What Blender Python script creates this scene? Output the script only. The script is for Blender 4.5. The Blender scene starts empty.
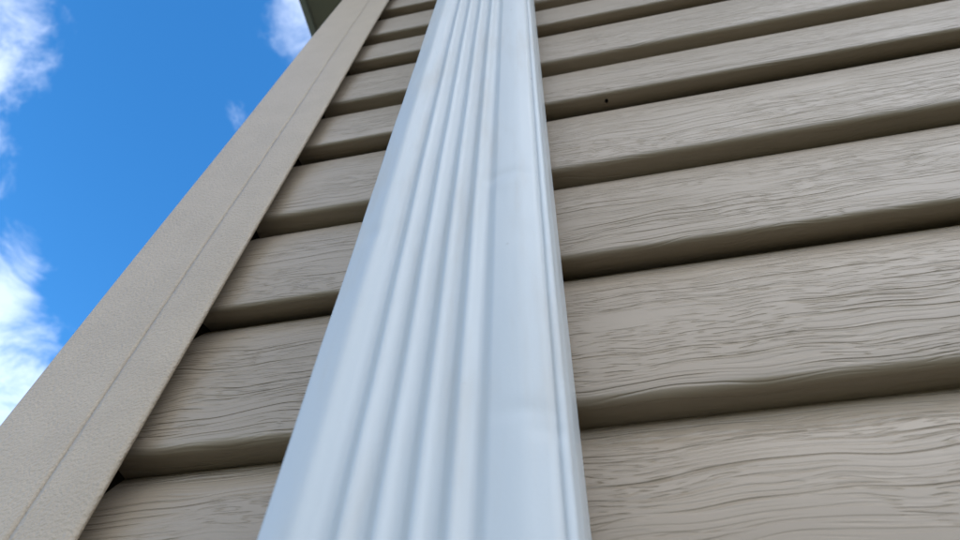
import bpy, bmesh, math, random
from mathutils import Vector, Matrix

random.seed(7)
S = bpy.context.scene
COL = S.collection
R = math.radians

# ------------------------------------------------------------------ camera
CAMZ = 1.40                       # phone held at chest height, close under the wall
cam = bpy.data.cameras.new('camera')
cam_o = bpy.data.objects.new('camera', cam)
COL.objects.link(cam_o)
AX = ((0.97834118, 0.14518165, 0.14754943),
      (0.20359972, -0.80355208, -0.55933104),
      (0.03735905, 0.57725761, -0.81570703))
cam_o.matrix_world = Matrix.Translation((0, 0, CAMZ)) @ Matrix(AX).to_4x4()
cam.sensor_width = 36.0
cam.lens = 25.38
cam.clip_start = 0.01
cam.clip_end = 3000
cam.dof.use_dof = True
cam.dof.focus_distance = 0.35
cam.dof.aperture_fstop = 15.0
S.camera = cam_o

# ------------------------------------------------------------------ sky, sun, exposure
SUN_EL, SUN_AZ = R(30), R(76)      # behind the house, to the right; azimuth from +Y towards +X
S.render.resolution_x, S.render.resolution_y = 1024, 576
S.render.engine = 'CYCLES'
S.view_settings.view_transform = 'Standard'
S.view_settings.look = 'None'
S.view_settings.exposure = 1.85
S.view_settings.gamma = 1.0

world = bpy.data.worlds.new('World')
S.world = world
world.use_nodes = True
nt = world.node_tree
nt.nodes.clear()


class NT:
    """small helper for node graphs"""
    def __init__(self, tree):
        self.t = tree

    def n(self, kind, **kw):
        x = self.t.nodes.new(kind)
        for k, v in kw.items():
            setattr(x, k, v)
        return x

    def put(self, sock, v):
        if isinstance(v, bpy.types.NodeSocket):
            self.t.links.new(v, sock)
        elif v is not None:
            sock.default_value = v

    def math(self, op, a, b=None, c=None, clamp=False):
        x = self.n('ShaderNodeMath', operation=op, use_clamp=clamp)
        self.put(x.inputs[0], a)
        self.put(x.inputs[1], b)
        if c is not None:
            self.put(x.inputs[2], c)
        return x.outputs[0]

    def vmath(self, op, a, b=None):
        x = self.n('ShaderNodeVectorMath', operation=op)
        self.put(x.inputs[0], a)
        if b is not None:
            self.put(x.inputs[1], b)
        return x.outputs['Value'] if op in ('DOT_PRODUCT', 'LENGTH', 'DISTANCE') else x.outputs[0]

    def smooth(self, v, a, b, lo=0.0, hi=1.0):
        x = self.n('ShaderNodeMapRange', interpolation_type='SMOOTHSTEP')
        self.put(x.inputs[0], v)
        for i, q in enumerate((a, b, lo, hi)):
            self.put(x.inputs[i + 1], q)
        return x.outputs[0]

    def noise(self, vec, scale, detail=2.0, rough=0.5, dist=0.0, dims='3D'):
        x = self.n('ShaderNodeTexNoise', noise_dimensions=dims)
        self.put(x.inputs['Vector'], vec)
        self.put(x.inputs['Scale'], scale)
        self.put(x.inputs['Detail'], detail)
        self.put(x.inputs['Roughness'], rough)
        self.put(x.inputs['Distortion'], dist)
        return x.outputs[0]

    def mapping(self, vec, loc=(0, 0, 0), scale=(1, 1, 1)):
        x = self.n('ShaderNodeMapping')
        self.put(x.inputs[0], vec)
        self.put(x.inputs[1], loc)
        self.put(x.inputs[3], scale)
        return x.outputs[0]

    def mix(self, f, a, b, blend='MIX'):
        x = self.n('ShaderNodeMix', data_type='RGBA', blend_type=blend)
        self.put(x.inputs[0], f)
        self.put(x.inputs[6], a)
        self.put(x.inputs[7], b)
        return x.outputs[2]


w = NT(nt)
sky = w.n('ShaderNodeTexSky', sky_type='NISHITA', sun_disc=False)
sky.sun_elevation = SUN_EL
sky.sun_rotation = SUN_AZ
sky.air_density = 1.0
sky.dust_density = 0.35
sky.ozone_density = 3.0
hs = w.n('ShaderNodeHueSaturation')
hs.inputs['Saturation'].default_value = 1.30
hs.inputs['Value'].default_value = 1.0
w.put(hs.inputs['Color'], sky.outputs[0])
d = w.n('ShaderNodeTexCoord').outputs['Generated']
# fair-weather cumulus on a flat layer above the place
sep = w.n('ShaderNodeSeparateXYZ')
w.put(sep.inputs[0], d)
zz = w.math('MAXIMUM', sep.outputs[2], 0.02)
cmb = w.n('ShaderNodeCombineXYZ')
w.put(cmb.inputs[0], w.math('DIVIDE', sep.outputs[0], w.math('ADD', zz, 0.18)))
w.put(cmb.inputs[1], w.math('DIVIDE', sep.outputs[1], w.math('ADD', zz, 0.18)))
layer = w.vmath('ADD', cmb.outputs[0], (0.0, 0.0, 11.4))
n_big = w.noise(layer, 1.6, 6.0, 0.60, 0.25)
n_fine = w.noise(layer, 8.0, 6.0, 0.68, 0.5)
dens = w.math('ADD', w.math('MULTIPLY', w.math('SUBTRACT', n_big, 0.5), 2.2), w.math('MULTIPLY', w.math('SUBTRACT', n_fine, 0.5), 2.4))
dens = w.math('ADD', dens, 0.48)
# individual clouds and the blue gap seen past the corner: (direction, angular radius in degrees, weight)
GAP = tuple(Vector((-0.56, 0.27, 0.783)).normalized())
CLOUDS = [(GAP, 42.0, -1.20),
          ((-0.665, 0.045, 0.750), 11.0, 1.25),
          ((-0.745, 0.420, 0.525), 13.2, 1.30),
          ((-0.300, 0.200, 0.935), 6.5, 1.08),
          ((-0.414, 0.135, 0.900), 2.6, 0.60),
          ((-0.455, 0.172, 0.874), 3.0, 0.36),
          ((-0.415, 0.285, 0.864), 3.0, 0.75),
          ((-0.670, 0.228, 0.706), 3.5, 1.00),
          ((-0.690, 0.320, 0.655), 5.5, 0.78)]
for c, rad, wt in CLOUDS:
    dot = w.vmath('DOT_PRODUCT', d, tuple(Vector(c).normalized()))
    g = w.smooth(dot, math.cos(R(rad)), 1.0)
    dens = w.math('ADD', dens, w.math('MULTIPLY', g, wt))
alpha = w.smooth(dens, -0.05, 0.95)
# the clouds thin out towards the gap
alpha = w.math('MULTIPLY', alpha, w.smooth(w.vmath('DOT_PRODUCT', d, GAP), math.cos(R(48)), math.cos(R(30)), 1.0, 0.36))
alpha = w.math('MULTIPLY', alpha, w.smooth(sep.outputs[2], 0.0, 0.06))
shade = w.noise(layer, 4.5, 2.0, 0.55)
ccol = w.mix(w.smooth(shade, 0.35, 0.65), (6.7, 7.1, 7.9, 1), (8.4, 8.6, 9.1, 1))
# clouds scatter light forward: they glow brighter the nearer they stand to the sun
SDIR = (math.sin(SUN_AZ) * math.cos(SUN_EL), math.cos(SUN_AZ) * math.cos(SUN_EL), math.sin(SUN_EL))
fwd = w.smooth(w.vmath('DOT_PRODUCT', d, SDIR), 0.2, 1.0, 0.86, 1.75)
ccol = w.mix(1.0, ccol, fwd, 'MULTIPLY')
skycol = w.mix(alpha, hs.outputs[0], ccol)
bg = w.n('ShaderNodeBackground')
w.put(bg.inputs[0], skycol)
bg.inputs[1].default_value = 0.10
out = w.n('ShaderNodeOutputWorld')
w.put(out.inputs[0], bg.outputs[0])

world.cycles.sampling_method = 'MANUAL'
world.cycles.sample_map_resolution = 512

sun = bpy.data.lights.new('sun', 'SUN')
sun.energy = 2.5
sun.angle = R(0.53)
sun.color = (1.0, 0.95, 0.88)
sun_o = bpy.data.objects.new('sun', sun)
COL.objects.link(sun_o)
sdir = Vector((math.sin(SUN_AZ) * math.cos(SUN_EL), math.cos(SUN_AZ) * math.cos(SUN_EL), math.sin(SUN_EL)))
sun_o.rotation_euler = sdir.to_track_quat('Z', 'Y').to_euler()
sun_o.location = sdir * 20


# ------------------------------------------------------------------ materials
def new_mat(name):
    m = bpy.data.materials.new(name)
    m.use_nodes = True
    g = NT(m.node_tree)
    b = m.node_tree.nodes['Principled BSDF']
    return m, g, b


def bump(g, b, height, dist, strength=1.0, prev=None):
    x = g.n('ShaderNodeBump')
    x.inputs['Strength'].default_value = strength
    x.inputs['Distance'].default_value = dist
    g.put(x.inputs['Height'], height)
    if prev is not None:
        g.put(x.inputs['Normal'], prev)
    return x.outputs[0]


def siding_material():
    m, g, b = new_mat('embossed_clay_vinyl')
    uv = g.n('ShaderNodeUVMap', uv_map='grain').outputs[0]
    rnd = g.n('ShaderNodeObjectInfo').outputs['Random']
    off = g.n('ShaderNodeCombineXYZ')
    g.put(off.inputs[0], g.math('MULTIPLY', rnd, 31.0))
    g.put(off.inputs[1], g.math('MULTIPLY', rnd, 17.0))
    g.put(off.inputs[2], g.math('MULTIPLY', rnd, 53.0))
    P = g.vmath('ADD', uv, off.outputs[0])
    def nz(vec, loc, sc, detail=0.0):
        return g.noise(g.mapping(vec, loc, (sc[0], sc[1], 1)), 1.0, detail, 0.5, 0.0, '2D')
    # slow wander of the grain across the board
    wander = nz(P, (0, 0, 0), (6, 9), 1.0)
    wob = nz(P, (4, 9, 0), (30, 45))
    dv = g.n('ShaderNodeCombineXYZ')
    g.put(dv.inputs[1], g.math('ADD', g.math('MULTIPLY', g.math('SUBTRACT', wander, 0.5), 0.015),
                               g.math('MULTIPLY', g.math('SUBTRACT', wob, 0.5), 0.0050)))
    Q = g.vmath('ADD', P, dv.outputs[0])
    # long grooves: level lines of a very stretched noise
    a = nz(Q, (0, 0, 0), (2.6, 135))
    f1 = nz(Q, (3, 5, 0), (11, 80), 0.0)
    groove = g.math('MULTIPLY', g.smooth(g.math('ABSOLUTE', g.math('SUBTRACT', a, 0.5)), 0.0, 0.048, 1.0, 0.0), g.smooth(f1, 0.42, 0.60))
    groove2 = g.math('MULTIPLY', g.smooth(g.math('ABSOLUTE', g.math('SUBTRACT', a, 0.66)), 0.0, 0.045, 1.0, 0.0), g.smooth(f1, 0.58, 0.42))
    # bundles of short pores, fine hairlines between them
    bundle = nz(Q, (9, 4, 0), (8, 38), 1.0)
    dash = g.math('MULTIPLY', g.smooth(nz(Q, (1, 2, 0), (70, 760)), 0.54, 0.72), g.smooth(bundle, 0.36, 0.52))
    hair = g.math('MULTIPLY', g.smooth(nz(Q, (2, 6, 0), (16, 640)), 0.52, 0.74), g.smooth(bundle, 0.62, 0.44))
    swell = nz(P, (1, 1, 0), (18, 150))
    fmask = g.n('ShaderNodeAttribute', attribute_name='face_mask').outputs['Fac']
    h = g.math('MULTIPLY', groove, -1.0)
    h = g.math('ADD', h, g.math('MULTIPLY', groove2, -0.60))
    h = g.math('ADD', h, g.math('MULTIPLY', dash, -0.65))
    h = g.math('ADD', h, g.math('MULTIPLY', hair, -0.30))
    h = g.math('ADD', h, g.math('MULTIPLY', swell, 0.22))
    fadeledge = g.smooth(fmask, 0.0, 1.0, 0.25, 1.0)
    h = g.math('MULTIPLY', h, fadeledge)
    nrm = bump(g, b, h, 0.00060)
    g.put(b.inputs['Normal'], nrm)
    tone = nz(P, (7, 7, 0), (5, 14), 2.0)
    col = g.mix(g.smooth(tone, 0.3, 0.7), (0.303, 0.236, 0.167, 1), (0.326, 0.255, 0.182, 1))
    g.put(b.inputs['Base Color'], col)
    g.put(b.inputs['Roughness'], g.smooth(tone, 0.3, 0.7, 0.44, 0.38))
    b.inputs['Specular IOR Level'].default_value = 0.60
    return m


def post_material():
    m, g, b = new_mat('stippled_clay_vinyl')
    o = g.n('ShaderNodeTexCoord').outputs['Object']
    n1 = g.noise(o, 620.0, 2.0, 0.55)
    n2 = g.noise(o, 40.0, 3.0, 0.5)
    nrm = bump(g, b, g.math('ADD', n1, g.math('MULTIPLY', n2, 0.3)), 0.0008)
    g.put(b.inputs['Normal'], nrm)
    col = g.mix(g.smooth(n2, 0.3, 0.7), (0.388, 0.302, 0.210, 1), (0.416, 0.325, 0.228, 1))
    g.put(b.inputs['Base Color'], col)
    b.inputs['Roughness'].default_value = 0.42
    b.inputs['Specular IOR Level'].default_value = 0.60
    return m


def paint_material(name, col, rough=0.38, specks=True):
    m, g, b = new_mat(name)
    o = g.n('ShaderNodeTexCoord').outputs['Object']
    base = (*col, 1)
    c = base
    if specks:
        # a little settled grime, streaked down the pipe, and scattered specks
        dirt = g.noise(g.mapping(o, scale=(60, 60, 9)), 1.0, 5.0, 0.65)
        c = g.mix(g.smooth(dirt, 0.45, 0.75, 0.0, 0.5), base, (0.44, 0.42, 0.39, 1))
        v = g.n('ShaderNodeTexVoronoi', feature='F1')
        g.put(v.inputs['Vector'], g.mapping(o, scale=(1, 0, 1)))
        v.inputs['Scale'].default_value = 85.0
        v.inputs['Randomness'].default_value = 1.0
        pick = g.n('ShaderNodeSeparateColor')
        g.put(pick.inputs[0], v.outputs['Color'])
        sp = g.math('MULTIPLY', g.smooth(v.outputs['Distance'], 0.035, 0.085, 1.0, 0.0),
                    g.smooth(pick.outputs[0], 0.72, 0.95))
        c = g.mix(g.math('MULTIPLY', sp, 0.7), c, (0.25, 0.24, 0.24, 1))
        g.put(b.inputs['Roughness'], g.smooth(dirt, 0.4, 0.8, rough, rough + 0.16))
        fine = g.noise(o, 900.0, 2.0)
        wv = g.noise(g.mapping(o, scale=(70, 70, 14)), 1.0, 2.0)
        nrm = bump(g, b, g.math('ADD', g.math('MULTIPLY', fine, 0.10), wv), 0.00035)
        g.put(b.inputs['Normal'], nrm)
    else:
        b.inputs['Roughness'].default_value = rough
    g.put(b.inputs['Base Color'], c)
    b.inputs['Specular IOR Level'].default_value = 0.5
    return m


def plain(name, col, rough=0.7, noise_scale=None, col2=None):
    m, g, b = new_mat(name)
    b.inputs['Base Color'].default_value = (*col, 1)
    b.inputs['Roughness'].default_value = rough
    if noise_scale:
        o = g.n('ShaderNodeTexCoord').outputs['Object']
        n = g.noise(o, noise_scale, 6.0, 0.6)
        g.put(b.inputs['Base Color'], g.mix(g.smooth(n, 0.35, 0.65), (*col, 1), (*col2, 1)))
        g.put(b.inputs['Normal'], bump(g, b, n, 0.02))
    return m


M_SIDING = siding_material()
M_POST = post_material()
M_PIPE = paint_material('white_baked_enamel', (0.462, 0.495, 0.515))
M_SOFFIT = plain('soffit_vinyl', (0.36, 0.35, 0.29), 0.6)
M_FASCIA = paint_material('fascia_paint', (0.42, 0.45, 0.43), 0.5, False)
M_HOLE = plain('dark_hole', (0.008, 0.007, 0.006), 1.0)
M_HOLE.node_tree.nodes['Principled BSDF'].inputs['Specular IOR Level'].default_value = 0.05
M_SHEATH = plain('sheathing', (0.06, 0.055, 0.045), 0.9)
M_SHINGLE = plain('asphalt_shingle', (0.05, 0.047, 0.045), 0.95, 60.0, (0.11, 0.10, 0.09))
M_GRASS = plain('lawn', (0.022, 0.027, 0.011), 0.95, 8.0, (0.040, 0.042, 0.018))


# ------------------------------------------------------------------ mesh helpers
def mesh_obj(name, verts, faces, mat, parent=None, smooth=True, loc=None):
    me = bpy.data.meshes.new(name)
    me.from_pydata(verts, [], faces)
    me.update()
    if smooth:
        me.polygons.foreach_set('use_smooth', [True] * len(me.polygons))
    me.materials.append(mat)
    o = bpy.data.objects.new(name, me)
    COL.objects.link(o)
    if loc:
        o.location = loc
    if parent:
        o.parent = parent
    return o


def box(name, lo, hi, mat, parent=None):
    x0, y0, z0 = lo
    x1, y1, z1 = hi
    v = [(x0, y0, z0), (x1, y0, z0), (x1, y1, z0), (x0, y1, z0), (x0, y0, z1), (x1, y0, z1), (x1, y1, z1), (x0, y1, z1)]
    f = [(0, 3, 2, 1), (4, 5, 6, 7), (0, 1, 5, 4), (1, 2, 6, 5), (2, 3, 7, 6), (3, 0, 4, 7)]
    return mesh_obj(name, v, f, mat, parent, smooth=False)


def empty(name, loc, label, cat):
    o = bpy.data.objects.new(name, None)
    COL.objects.link(o)
    o.location = loc
    o['label'] = label
    o['category'] = cat
    return o


def strip(rows, closed=False):
    """rows: list of equally long point lists -> verts, quads"""
    n = len(rows[0])
    verts = [p for r in rows for p in r]
    faces = []
    for i in range(len(rows) - 1):
        for j in range(n - 1 if not closed else n):
            k = (j + 1) % n
            faces.append((i * n + j, i * n + k, (i + 1) * n + k, (i + 1) * n + j))
    return verts, faces


# ------------------------------------------------------------------ dimensions
D = 0.217                 # wall plane (inner line of the siding) from the lens
P = 0.0140                 # how far each course stands out at its lower edge
EAVE = CAMZ + 1.90
ROOF_X = -0.641           # outer edge of the overhang past the corner
POST_Y = D - 0.024        # front of the corner post
POST_L, POST_G, POST_R = -1.469 * POST_Y, -1.210 * POST_Y, -1.055 * POST_Y

# ------------------------------------------------------------------ ground
n = 24
rows = []
for i in range(n + 1):
    t = -1 + 2 * i / n
    x = 900 * t * abs(t) ** 2
    row = []
    for j in range(n + 1):
        s = -1 + 2 * j / n
        y = 900 * s * abs(s) ** 2
        rr = math.hypot(x, y)
        row.append((x, y, 0.0 if rr < 15 else 0.25 * math.sin(x * .05) * math.cos(y * .04) - 0.02))
    rows.append(row)
v, f = strip(rows)
lawn = mesh_obj('lawn', v, [q[::-1] for q in f], M_GRASS)
lawn['kind'] = 'structure'
lawn['label'] = 'shaded green lawn in front of the house'

# ------------------------------------------------------------------ house
house = empty('house', (-0.25, D + 0.02, 0), 'house corner clad in taupe wood-grain siding under a dark eave', 'house')
hx, hy = house.location.x, house.location.y


def kid(o):
    """parent to the house, keeping the world position"""
    o.parent = house
    o.matrix_parent_inverse = Matrix.Translation((-hx, -hy, 0))
    return o


kid(box('wall', (-0.245, D + 0.012, 0.0), (9.0, 8.0, EAVE), M_SHEATH))


def course_profile(height, lock, rng):
    """(out, z, s, face) from the inner end of the ledge, round the lower edge, up the face to the tuck behind the next course.
    out is measured from the wall plane towards the viewer, z from the lower edge"""
    pts = []
    r = 0.0034 if lock else 0.0046
    # ledge: runs from deep behind the course below out to the lower edge
    if lock:
        pts += [(-0.0095, 0.0055), (-0.0060, 0.0046), (-0.0020, 0.0032)]
    else:
        pts += [(-0.0085, -0.0010), (-0.0050, -0.0002), (-0.0020, 0.0000)]
    for q in (0.003, 0.0065):
        pts.append((q, 0.0024 * (1 - q / 0.0085) if lock else 0.0))
    # rounded lower edge
    for k in range(7):
        a = R(-90 + 85 * k / 6)
        pts.append((P - r + r * math.cos(a), r + r * math.sin(a)))
    # face: nearly straight below, bowing back to the wall near the top
    N = 18
    BACK = 0.0018
    z0 = r * 1.0
    for k in range(1, N + 1):
        t = k / N
        z = z0 + (height - z0) * t
        out = P - (P + BACK) * (0.10 * t + 0.90 * t ** 4.2)
        pts.append((out, z))
    # the top slips up behind the next course
    pts.append((-0.0078, height - 0.0005 if lock else height + 0.001))
    res = []
    s = 0.0
    for i, (o_, z_) in enumerate(pts):
        if i:
            s += math.hypot(o_ - pts[i - 1][0], z_ - pts[i - 1][1])
        res.append((o_, z_, s, min(1.0, max(0.0, (i - 8) / 4))))
    return res


def siding_board(zb, height, lock, xs, side, rng):
    prof = course_profile(height, lock, rng)
    ph = [rng.uniform(0, 6.28) for _ in range(6)]
    lean = rng.uniform(-0.0004, 0.0004)
    verts, uvs = [], []
    for x in xs:
        dz = 0.00035 * math.sin(x * 6 + ph[0]) + 0.00010 * math.sin(x * 17 + ph[1])
        dyb = 0.0004 * math.sin(x * 9 + ph[2]) + 0.00025 * math.sin(x * 23 + ph[3])
        for (o_, z_, s, fc) in prof:
            bow = math.sin(max(0.0, min(1.0, z_ / height)) * math.pi)
            yy = o_ + lean * (z_ / height) + dyb * bow
            zz_ = zb + z_ + dz * (1 - z_ / height)
            if side:
                verts.append((-0.245 - yy, x, zz_))
            else:
                verts.append((x, D - yy, zz_))
            uvs.append((x, s, fc))
    m_ = len(prof)
    faces = []
    for i in range(len(xs) - 1):
        for j in range(m_ - 1):
            q = (i * m_ + j, (i + 1) * m_ + j, (i + 1) * m_ + j + 1, i * m_ + j + 1)
            faces.append(q if not side else q[::-1])
    o = mesh_obj('siding_board', verts, faces, M_SIDING)
    lay = o.data.uv_layers.new(name='grain')
    at = o.data.attributes.new('face_mask', 'FLOAT', 'POINT')
    at.data.foreach_set('value', [u[2] for u in uvs])
    for lp in o.data.loops:
        u = uvs[lp.vertex_index]
        lay.data[lp.index].uv = (u[0], u[1])
    return kid(o)


# lower edges of the courses (two courses to a panel: an interlocked edge, then a moulded fold)
K = (D - P)
folds = [0.948, 1.962, 3.000, 4.075]
locks = [1.459, 2.522, 3.590, 4.661]
edges = [(K * q, False) for q in folds] + [(K * q, True) for q in locks]
for k in range(1, 12):
    edges.append((K * (4.075 + 1.066 * k), False))
    edges.append((K * (4.661 + 1.066 * k), True))
    edges.append((K * (0.948 - 1.040 * k), False))
    edges.append((K * (1.459 - 1.050 * k), True))
edges = sorted((CAMZ + z, l) for z, l in edges if 0.12 < CAMZ + z < EAVE - 0.01)

near_x = [-0.2200 + 0.0085 * i for i in range(84)]
xs_front = near_x + [0.6, 0.9, 1.4, 2.2, 3.4, 5.0, 7.0, 9.0]
xs_rough = [-0.2200 + 0.06 * i for i in range(16)] + [1.2, 2.2, 3.4, 5.0, 7.0, 9.0]
xs_side = [D + 0.012 + 0.05 * i for i in range(14)] + [1.2, 2.0, 3.0, 4.5, 6.0, 8.0]
rng = random.Random(11)
hole_parent = None
for i, (z, lock) in enumerate(edges):
    top = edges[i + 1][0] if i + 1 < len(edges) else EAVE
    close = CAMZ - 0.15 < z < CAMZ + 1.4
    o = siding_board(z, top - z, lock, xs_front if close else xs_rough, False, rng)
    if lock and abs(z - (CAMZ + K * 2.522)) < 1e-4:
        hole_parent = (o, z)
    siding_board(z, top - z, lock, xs_side, True, rng)

# weep hole in the underside of one interlocked edge
hp, hz = hole_parent
px = (606.5 - 480) / 676.86
py = (101 - 270) / 676.86
cd = Vector((AX[0][0] * px - AX[0][1] * py - AX[0][2], AX[1][0] * px - AX[1][1] * py - AX[1][2],
             AX[2][0] * px - AX[2][1] * py - AX[2][2]))
tt = (hz - CAMZ) / cd.z
hv = [(cd.x * tt + 0.0013 * math.cos(k / 14 * 2 * math.pi), cd.y * tt + 0.0015 * math.sin(k / 14 * 2 * math.pi), hz + zo)
      for zo in (-0.0004, 0.003) for k in range(14)]
hf = [tuple(range(13, -1, -1)), tuple(range(14, 28))] + [(k, (k + 1) % 14, 14 + (k + 1) % 14, 14 + k) for k in range(14)]
wh = mesh_obj('weep_hole', hv, hf, M_HOLE)
wh.parent = hp
wh.matrix_parent_inverse = Matrix.Identity(4)
wh['label'] = 'tiny round weep hole in the shaded underside'


# corner post: a folded vinyl sheet with two broad faces, a scored line in each and hemmed lips
def post_profile():
    pts = []
    lip = 0.0017
    # front face, from the hem at its right edge to the corner
    hem = [(POST_R - 0.004, POST_Y + 0.0036), (POST_R - 0.0008, POST_Y + 0.0034), (POST_R + 0.0004, POST_Y + 0.0022),
           (POST_R + 0.0003, POST_Y + 0.0010), (POST_R - 0.0007, POST_Y + 0.0002), (POST_R - 0.0020, POST_Y)]
    pts += hem
    pts += [(POST_G + 0.012, POST_Y), (POST_G + 0.0026, POST_Y), (POST_G + 0.0006, POST_Y), (POST_G + 0.0003, POST_Y + 0.0016),
            (POST_G - 0.0003, POST_Y + 0.0016), (POST_G - 0.0006, POST_Y), (POST_G - 0.0026, POST_Y), (POST_G - 0.012, POST_Y), (POST_L + 0.006, POST_Y)]
    r = 0.0022
    for k in range(6):
        a = R(90 * k / 5)
        pts.append((POST_L + r - r * math.sin(a), POST_Y + r - r * math.cos(a)))
    w_ = POST_R - POST_L
    gl = POST_Y + (POST_G - POST_L)
    wl = POST_Y + w_
    pts += [(POST_L, gl - 0.0012), (POST_L + 0.0009, gl - 0.0005), (POST_L + 0.0009, gl + 0.0005), (POST_L, gl + 0.0012),
            (POST_L, wl - 0.002), (POST_L + 0.0008, wl - 0.0004), (POST_L + 0.0022, wl + 0.0004), (POST_L + 0.0034, wl - 0.001)]
    return pts


pp = post_profile()
rows = []
zs = [0.08 + (EAVE - 0.081) * k / 60 for k in range(61)]
for z in zs:
    wob = 0.0003 * math.sin(z * 5.0) + 0.0002 * math.sin(z * 13 + 1)
    rows.append([(x + wob * .6, y + wob, z) for x, y in pp])
v, f = strip(rows)
post = kid(mesh_obj('corner_post', v, [q[::-1] for q in f], M_POST))
post['label'] = 'smooth stippled taupe corner post with a scored line'

# roof: soffit boards, fascia and hipped slopes
FY = D - 0.35
OX1, OY1 = 9.4, 8.4
roof_v = [(ROOF_X - .02, FY - .02, EAVE + .16), (OX1, FY - .02, EAVE + .16), (OX1, OY1, EAVE + .16), (ROOF_X - .02, OY1, EAVE + .16),
          (3.6, 4.1, EAVE + 2.1), (5.2, 4.1, EAVE + 2.1)]
roof_f = [(0, 1, 5, 4), (1, 2, 5), (2, 3, 4, 5), (3, 0, 4), (0, 3, 2, 1)]
roof = kid(mesh_obj('roof', roof_v, roof_f, M_SHINGLE, smooth=False))
roof['label'] = 'dark eave of the roof jutting past the house corner'


def roofkid(o, label=None):
    o.parent = roof
    o.matrix_parent_inverse = Matrix.Identity(4)
    return o


# soffit panels laid side by side along the left eave, and along the front one
LIPW = 0.018
y = FY + LIPW
while y < 4.0:
    y2 = min(y + 0.30, 4.0)
    roofkid(box('soffit_panel', (ROOF_X + LIPW, y + .0015, EAVE), (-0.262, y2 - .0015, EAVE + 0.012), M_SOFFIT))
    y = y2
x = -0.262
while x < 3.0:
    roofkid(box('soffit_panel', (x + .0015, FY + LIPW, EAVE), (x + .2985, D - .004, EAVE + 0.012), M_SOFFIT))
    x += 0.30
roofkid(box('fascia', (ROOF_X, FY, EAVE - .012), (ROOF_X + LIPW - .002, OY1 - .05, EAVE + .158), M_FASCIA))
roofkid(box('fascia', (ROOF_X + LIPW, FY, EAVE - .012), (OX1 - .05, FY + LIPW - .002, EAVE + .158), M_FASCIA))

# ------------------------------------------------------------------ downspout
XR = -0.0091              # right side of the pipe
XL = -0.0905              # left side
YF = D - 0.083            # front
YB = D - 0.0200            # back


def pipe_profile(nf=12):
    """closed outline (x, y), anticlockwise seen from above, starting at the back right"""
    xc = (XL + XR) / 2 - 0.0023
    per = 0.00905
    half = 2.5 * per
    out = []
    rb = 0.004
    for k in range(5):
        a = R(-90 + 90 * k / 4) + R(90)
        out.append((XR - rb + rb * math.cos(R(90 - 22.5 * k)), YB - rb + rb * math.sin(R(90 - 22.5 * k))))
    # right side forwards, with the folded seam just behind the front corner
    ys = YF + 0.0075
    out += [(XR, ys + 0.024), (XR, ys + 0.0014), (XR - 0.0008, ys + 0.0008), (XR - 0.0008, ys - 0.0002), (XR + 0.0001, ys - 0.0008)]
    rc = 0.0022
    corner_y = YF + 0.0036
    for k in range(6):
        a = R(0 - 78 * k / 5)
        out.append((XR - rc + rc * math.cos(a), corner_y + rc + rc * math.sin(a)))
    # seam line, tilted shoulder, margin
    out += [(XR - 0.0026, corner_y - 0.0001), (XR - 0.0029, corner_y + 0.0004), (XR - 0.0033, corner_y + 0.0003), (XR - 0.0036, corner_y - 0.0006), (XR - 0.0060, YF + 0.0021), (XR - 0.0095, YF + 0.0008), (XR - 0.0112, YF + 0.0003), (XR - 0.0130, YF + 0.0002)]
    x1 = xc + half
    out.append(((XR - 0.0130 + x1) / 2, YF + 0.0007))
    N = 5 * nf
    for k in range(N + 1):
        t = k / N
        x = x1 - 2 * half * t
        lo = 0.0012 if (t < 0.1 or t > 0.9) else 0.0001
        y = YF + lo + (0.0032 - lo) * 0.5 * (1 - math.cos(t * 5 * 2 * math.pi))
        out.append((x, y))
    x0 = xc - half
    out.append(((XL + 0.0130 + x0) / 2, YF + 0.0007))
    out += [(XL + 0.0130, YF + 0.0002), (XL + 0.0112, YF + 0.0003), (XL + 0.0095, YF + 0.0008), (XL + 0.0060, YF + 0.0021)]
    for k in range(6):
        a = R(-102 - 78 * k / 5)
        out.append((XL + rc + rc * math.cos(a), corner_y + rc + rc * math.sin(a)))
    out += [(XL, YF + 0.02), (XL, YF + 0.035)]
    for k in range(5):
        a = R(180 - 90 * k / 4)
        out.append((XL + rb + rb * math.cos(a), YB - rb + rb * math.sin(a)))
    return out


LEAN = math.tan(R(0.55))
DENTS = [  # (x, z above camera, half width x, half height z, depth)
    (-0.0270, 0.2660, 0.0100, 0.0038, 0.0007), (-0.0250, 0.2560, 0.0060, 0.0045, -0.0004),
    (-0.0135, 0.1215, 0.0060, 0.0032, 0.0006), (-0.0175, 0.1280, 0.0080, 0.0030, 0.0005),
    (-0.0830, 0.2350, 0.0050, 0.0060, 0.0006), (-0.0180, 0.2150, 0.0050, 0.0080, 0.0004),
    (-0.0290, 0.4200, 0.0110, 0.0150, 0.0006), (-0.0600, 0.1500, 0.0100, 0.0300, 0.0003)]


def pipe_point(x, y, z):
    zc = z - CAMZ
    yy = y - LEAN * (zc - 0.15)
    if y < YF + 0.0065:
        d_ = 0.0
        for (ax, az, wx, wz, dep) in DENTS:
            d_ += dep * math.exp(-((x - ax) / wx) ** 2 - ((zc - az) / wz) ** 2)
        yy += d_
        yy += 0.00018 * math.sin(z * 31 + x * 60) + 0.00012 * math.sin(z * 73 - x * 90 + 1.3)
    xx = x + 0.0004 * math.sin(z * 6.3 + .4)
    return (xx, yy, z)


prof = pipe_profile()
spout = empty('downspout', ((XL + XR) / 2, D - 0.04, 0.05), 'white ribbed metal downspout running up the siding', 'downspout')


def spoutkid(o):
    o.parent = spout
    o.matrix_parent_inverse = Matrix.Translation(-spout.location)
    return o


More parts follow.
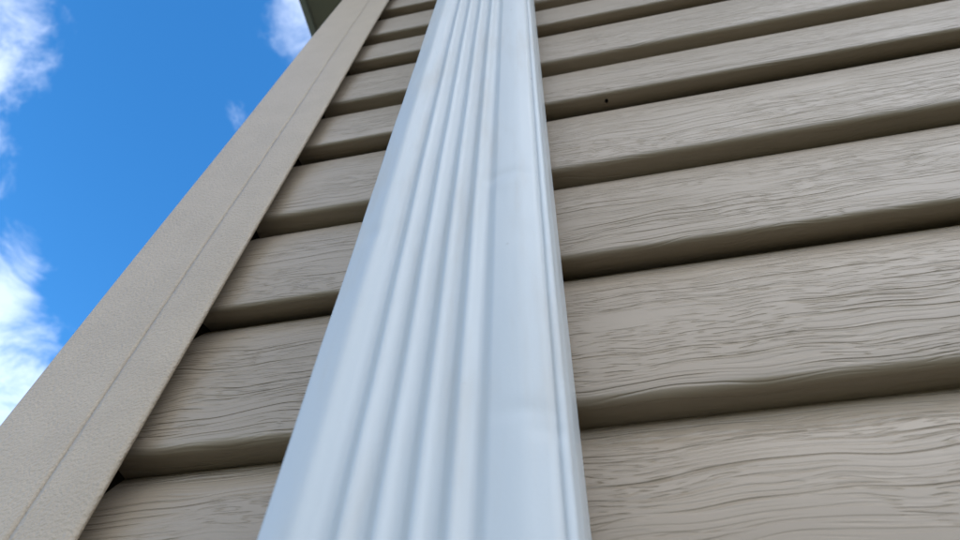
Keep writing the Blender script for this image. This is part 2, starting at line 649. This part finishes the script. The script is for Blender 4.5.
zs = [0.30 + 0.05 * k for k in range(22)]
z = zs[-1]
while z < CAMZ + 1.3:
    z += 0.002 if z < CAMZ + 0.45 else 0.006
    zs.append(z)
zs += [2.75, 2.80, 2.85]
rows = [[pipe_point(x, y, z) for x, y in prof] for z in zs]
v, f = strip(rows, closed=True)
spoutkid(mesh_obj('pipe', v, [q[::-1] for q in f], M_PIPE))


def swept(name, path):
    rows = []
    base = Vector(pipe_point((XL + XR) / 2, (YF + YB) / 2, path[0][1]))
    for i, (yc, zc) in enumerate(path):
        a = path[max(0, i - 1)]
        b_ = path[min(len(path) - 1, i + 1)]
        t = Vector((0, b_[0] - a[0], b_[1] - a[1])).normalized()
        nrm = Vector((1, 0, 0)).cross(t)       # points to where local +y goes
        row = []
        for x, y in prof:
            q = -(y - (YF + YB) / 2) * 1.03
            row.append((x * 1.0 + ((x - (XL + XR) / 2) * .03), yc + nrm.y * q, zc + nrm.z * q))
        rows.append(row)
    v_, f_ = strip(rows, closed=True)
    return spoutkid(mesh_obj(name, v_, [q[::-1] for q in f_], M_PIPE))


yt = (YF + YB) / 2 - LEAN * (2.8 - CAMZ - .15)
GY = FY - 0.065
swept('elbow', [(yt, 2.80), (yt, 2.86), (yt - .012, 2.91), (yt - .045, 2.945), (GY + .04, 3.13), (GY + .008, 3.165), (GY, 3.21), (GY, EAVE + .03)])
yb = (YF + YB) / 2 + LEAN * (CAMZ + .15 - .32)
swept('elbow', [(yb, 0.34), (yb, 0.25), (yb - .012, 0.20), (yb - .05, 0.16), (yb - .20, 0.085)])
for zst in (0.62, 2.70):
    yo = LEAN * (zst - CAMZ - .15)
    sv, sf = [], []
    path = [(XL - .035, D - .017), (XL - .0012, D - .017), (XL - .0012, YF - .0012 - yo), (XR + .0012, YF - .0012 - yo), (XR + .0012, D - .017), (XR + .035, D - .017)]
    rws = [[(x, y, zst - .014) for x, y in path], [(x, y, zst + .014) for x, y in path]]
    v, f = strip(rws)
    spoutkid(mesh_obj('strap', v, f, M_PIPE, smooth=False))

# gutter along the front eave
gut = empty('gutter', (4.0, FY, EAVE + .05), 'white rain gutter along the front eave', 'gutter')
gp = [(FY - .001, .150), (FY - .001, .030), (FY - .085, .030), (FY - .105, .060), (FY - .110, .095), (FY - .128, .120), (FY - .128, .150),
      (FY - .118, .150), (FY - .118, .143), (FY - .125, .143), (FY - .125, .122), (FY - .107, .097), (FY - .102, .062), (FY - .084, .033), (FY - .003, .033), (FY - .003, .150)]
rws = [[(x, y, EAVE + z) for y, z in gp] for x in (ROOF_X - .01, 2.0, 6.0, OX1 - .06)]
v, f = strip(rws, closed=True)
o = mesh_obj('trough', v, f, M_PIPE, smooth=False)
o.parent = gut
o.matrix_parent_inverse = Matrix.Translation(-gut.location)
for xc in (ROOF_X - .0115, OX1 - .0585):
    o = mesh_obj('end_cap', [(xc, y, EAVE + z) for y, z in gp[:7]], [tuple(range(7))], M_PIPE, smooth=False)
    o.parent = gut
    o.matrix_parent_inverse = Matrix.Translation(-gut.location)
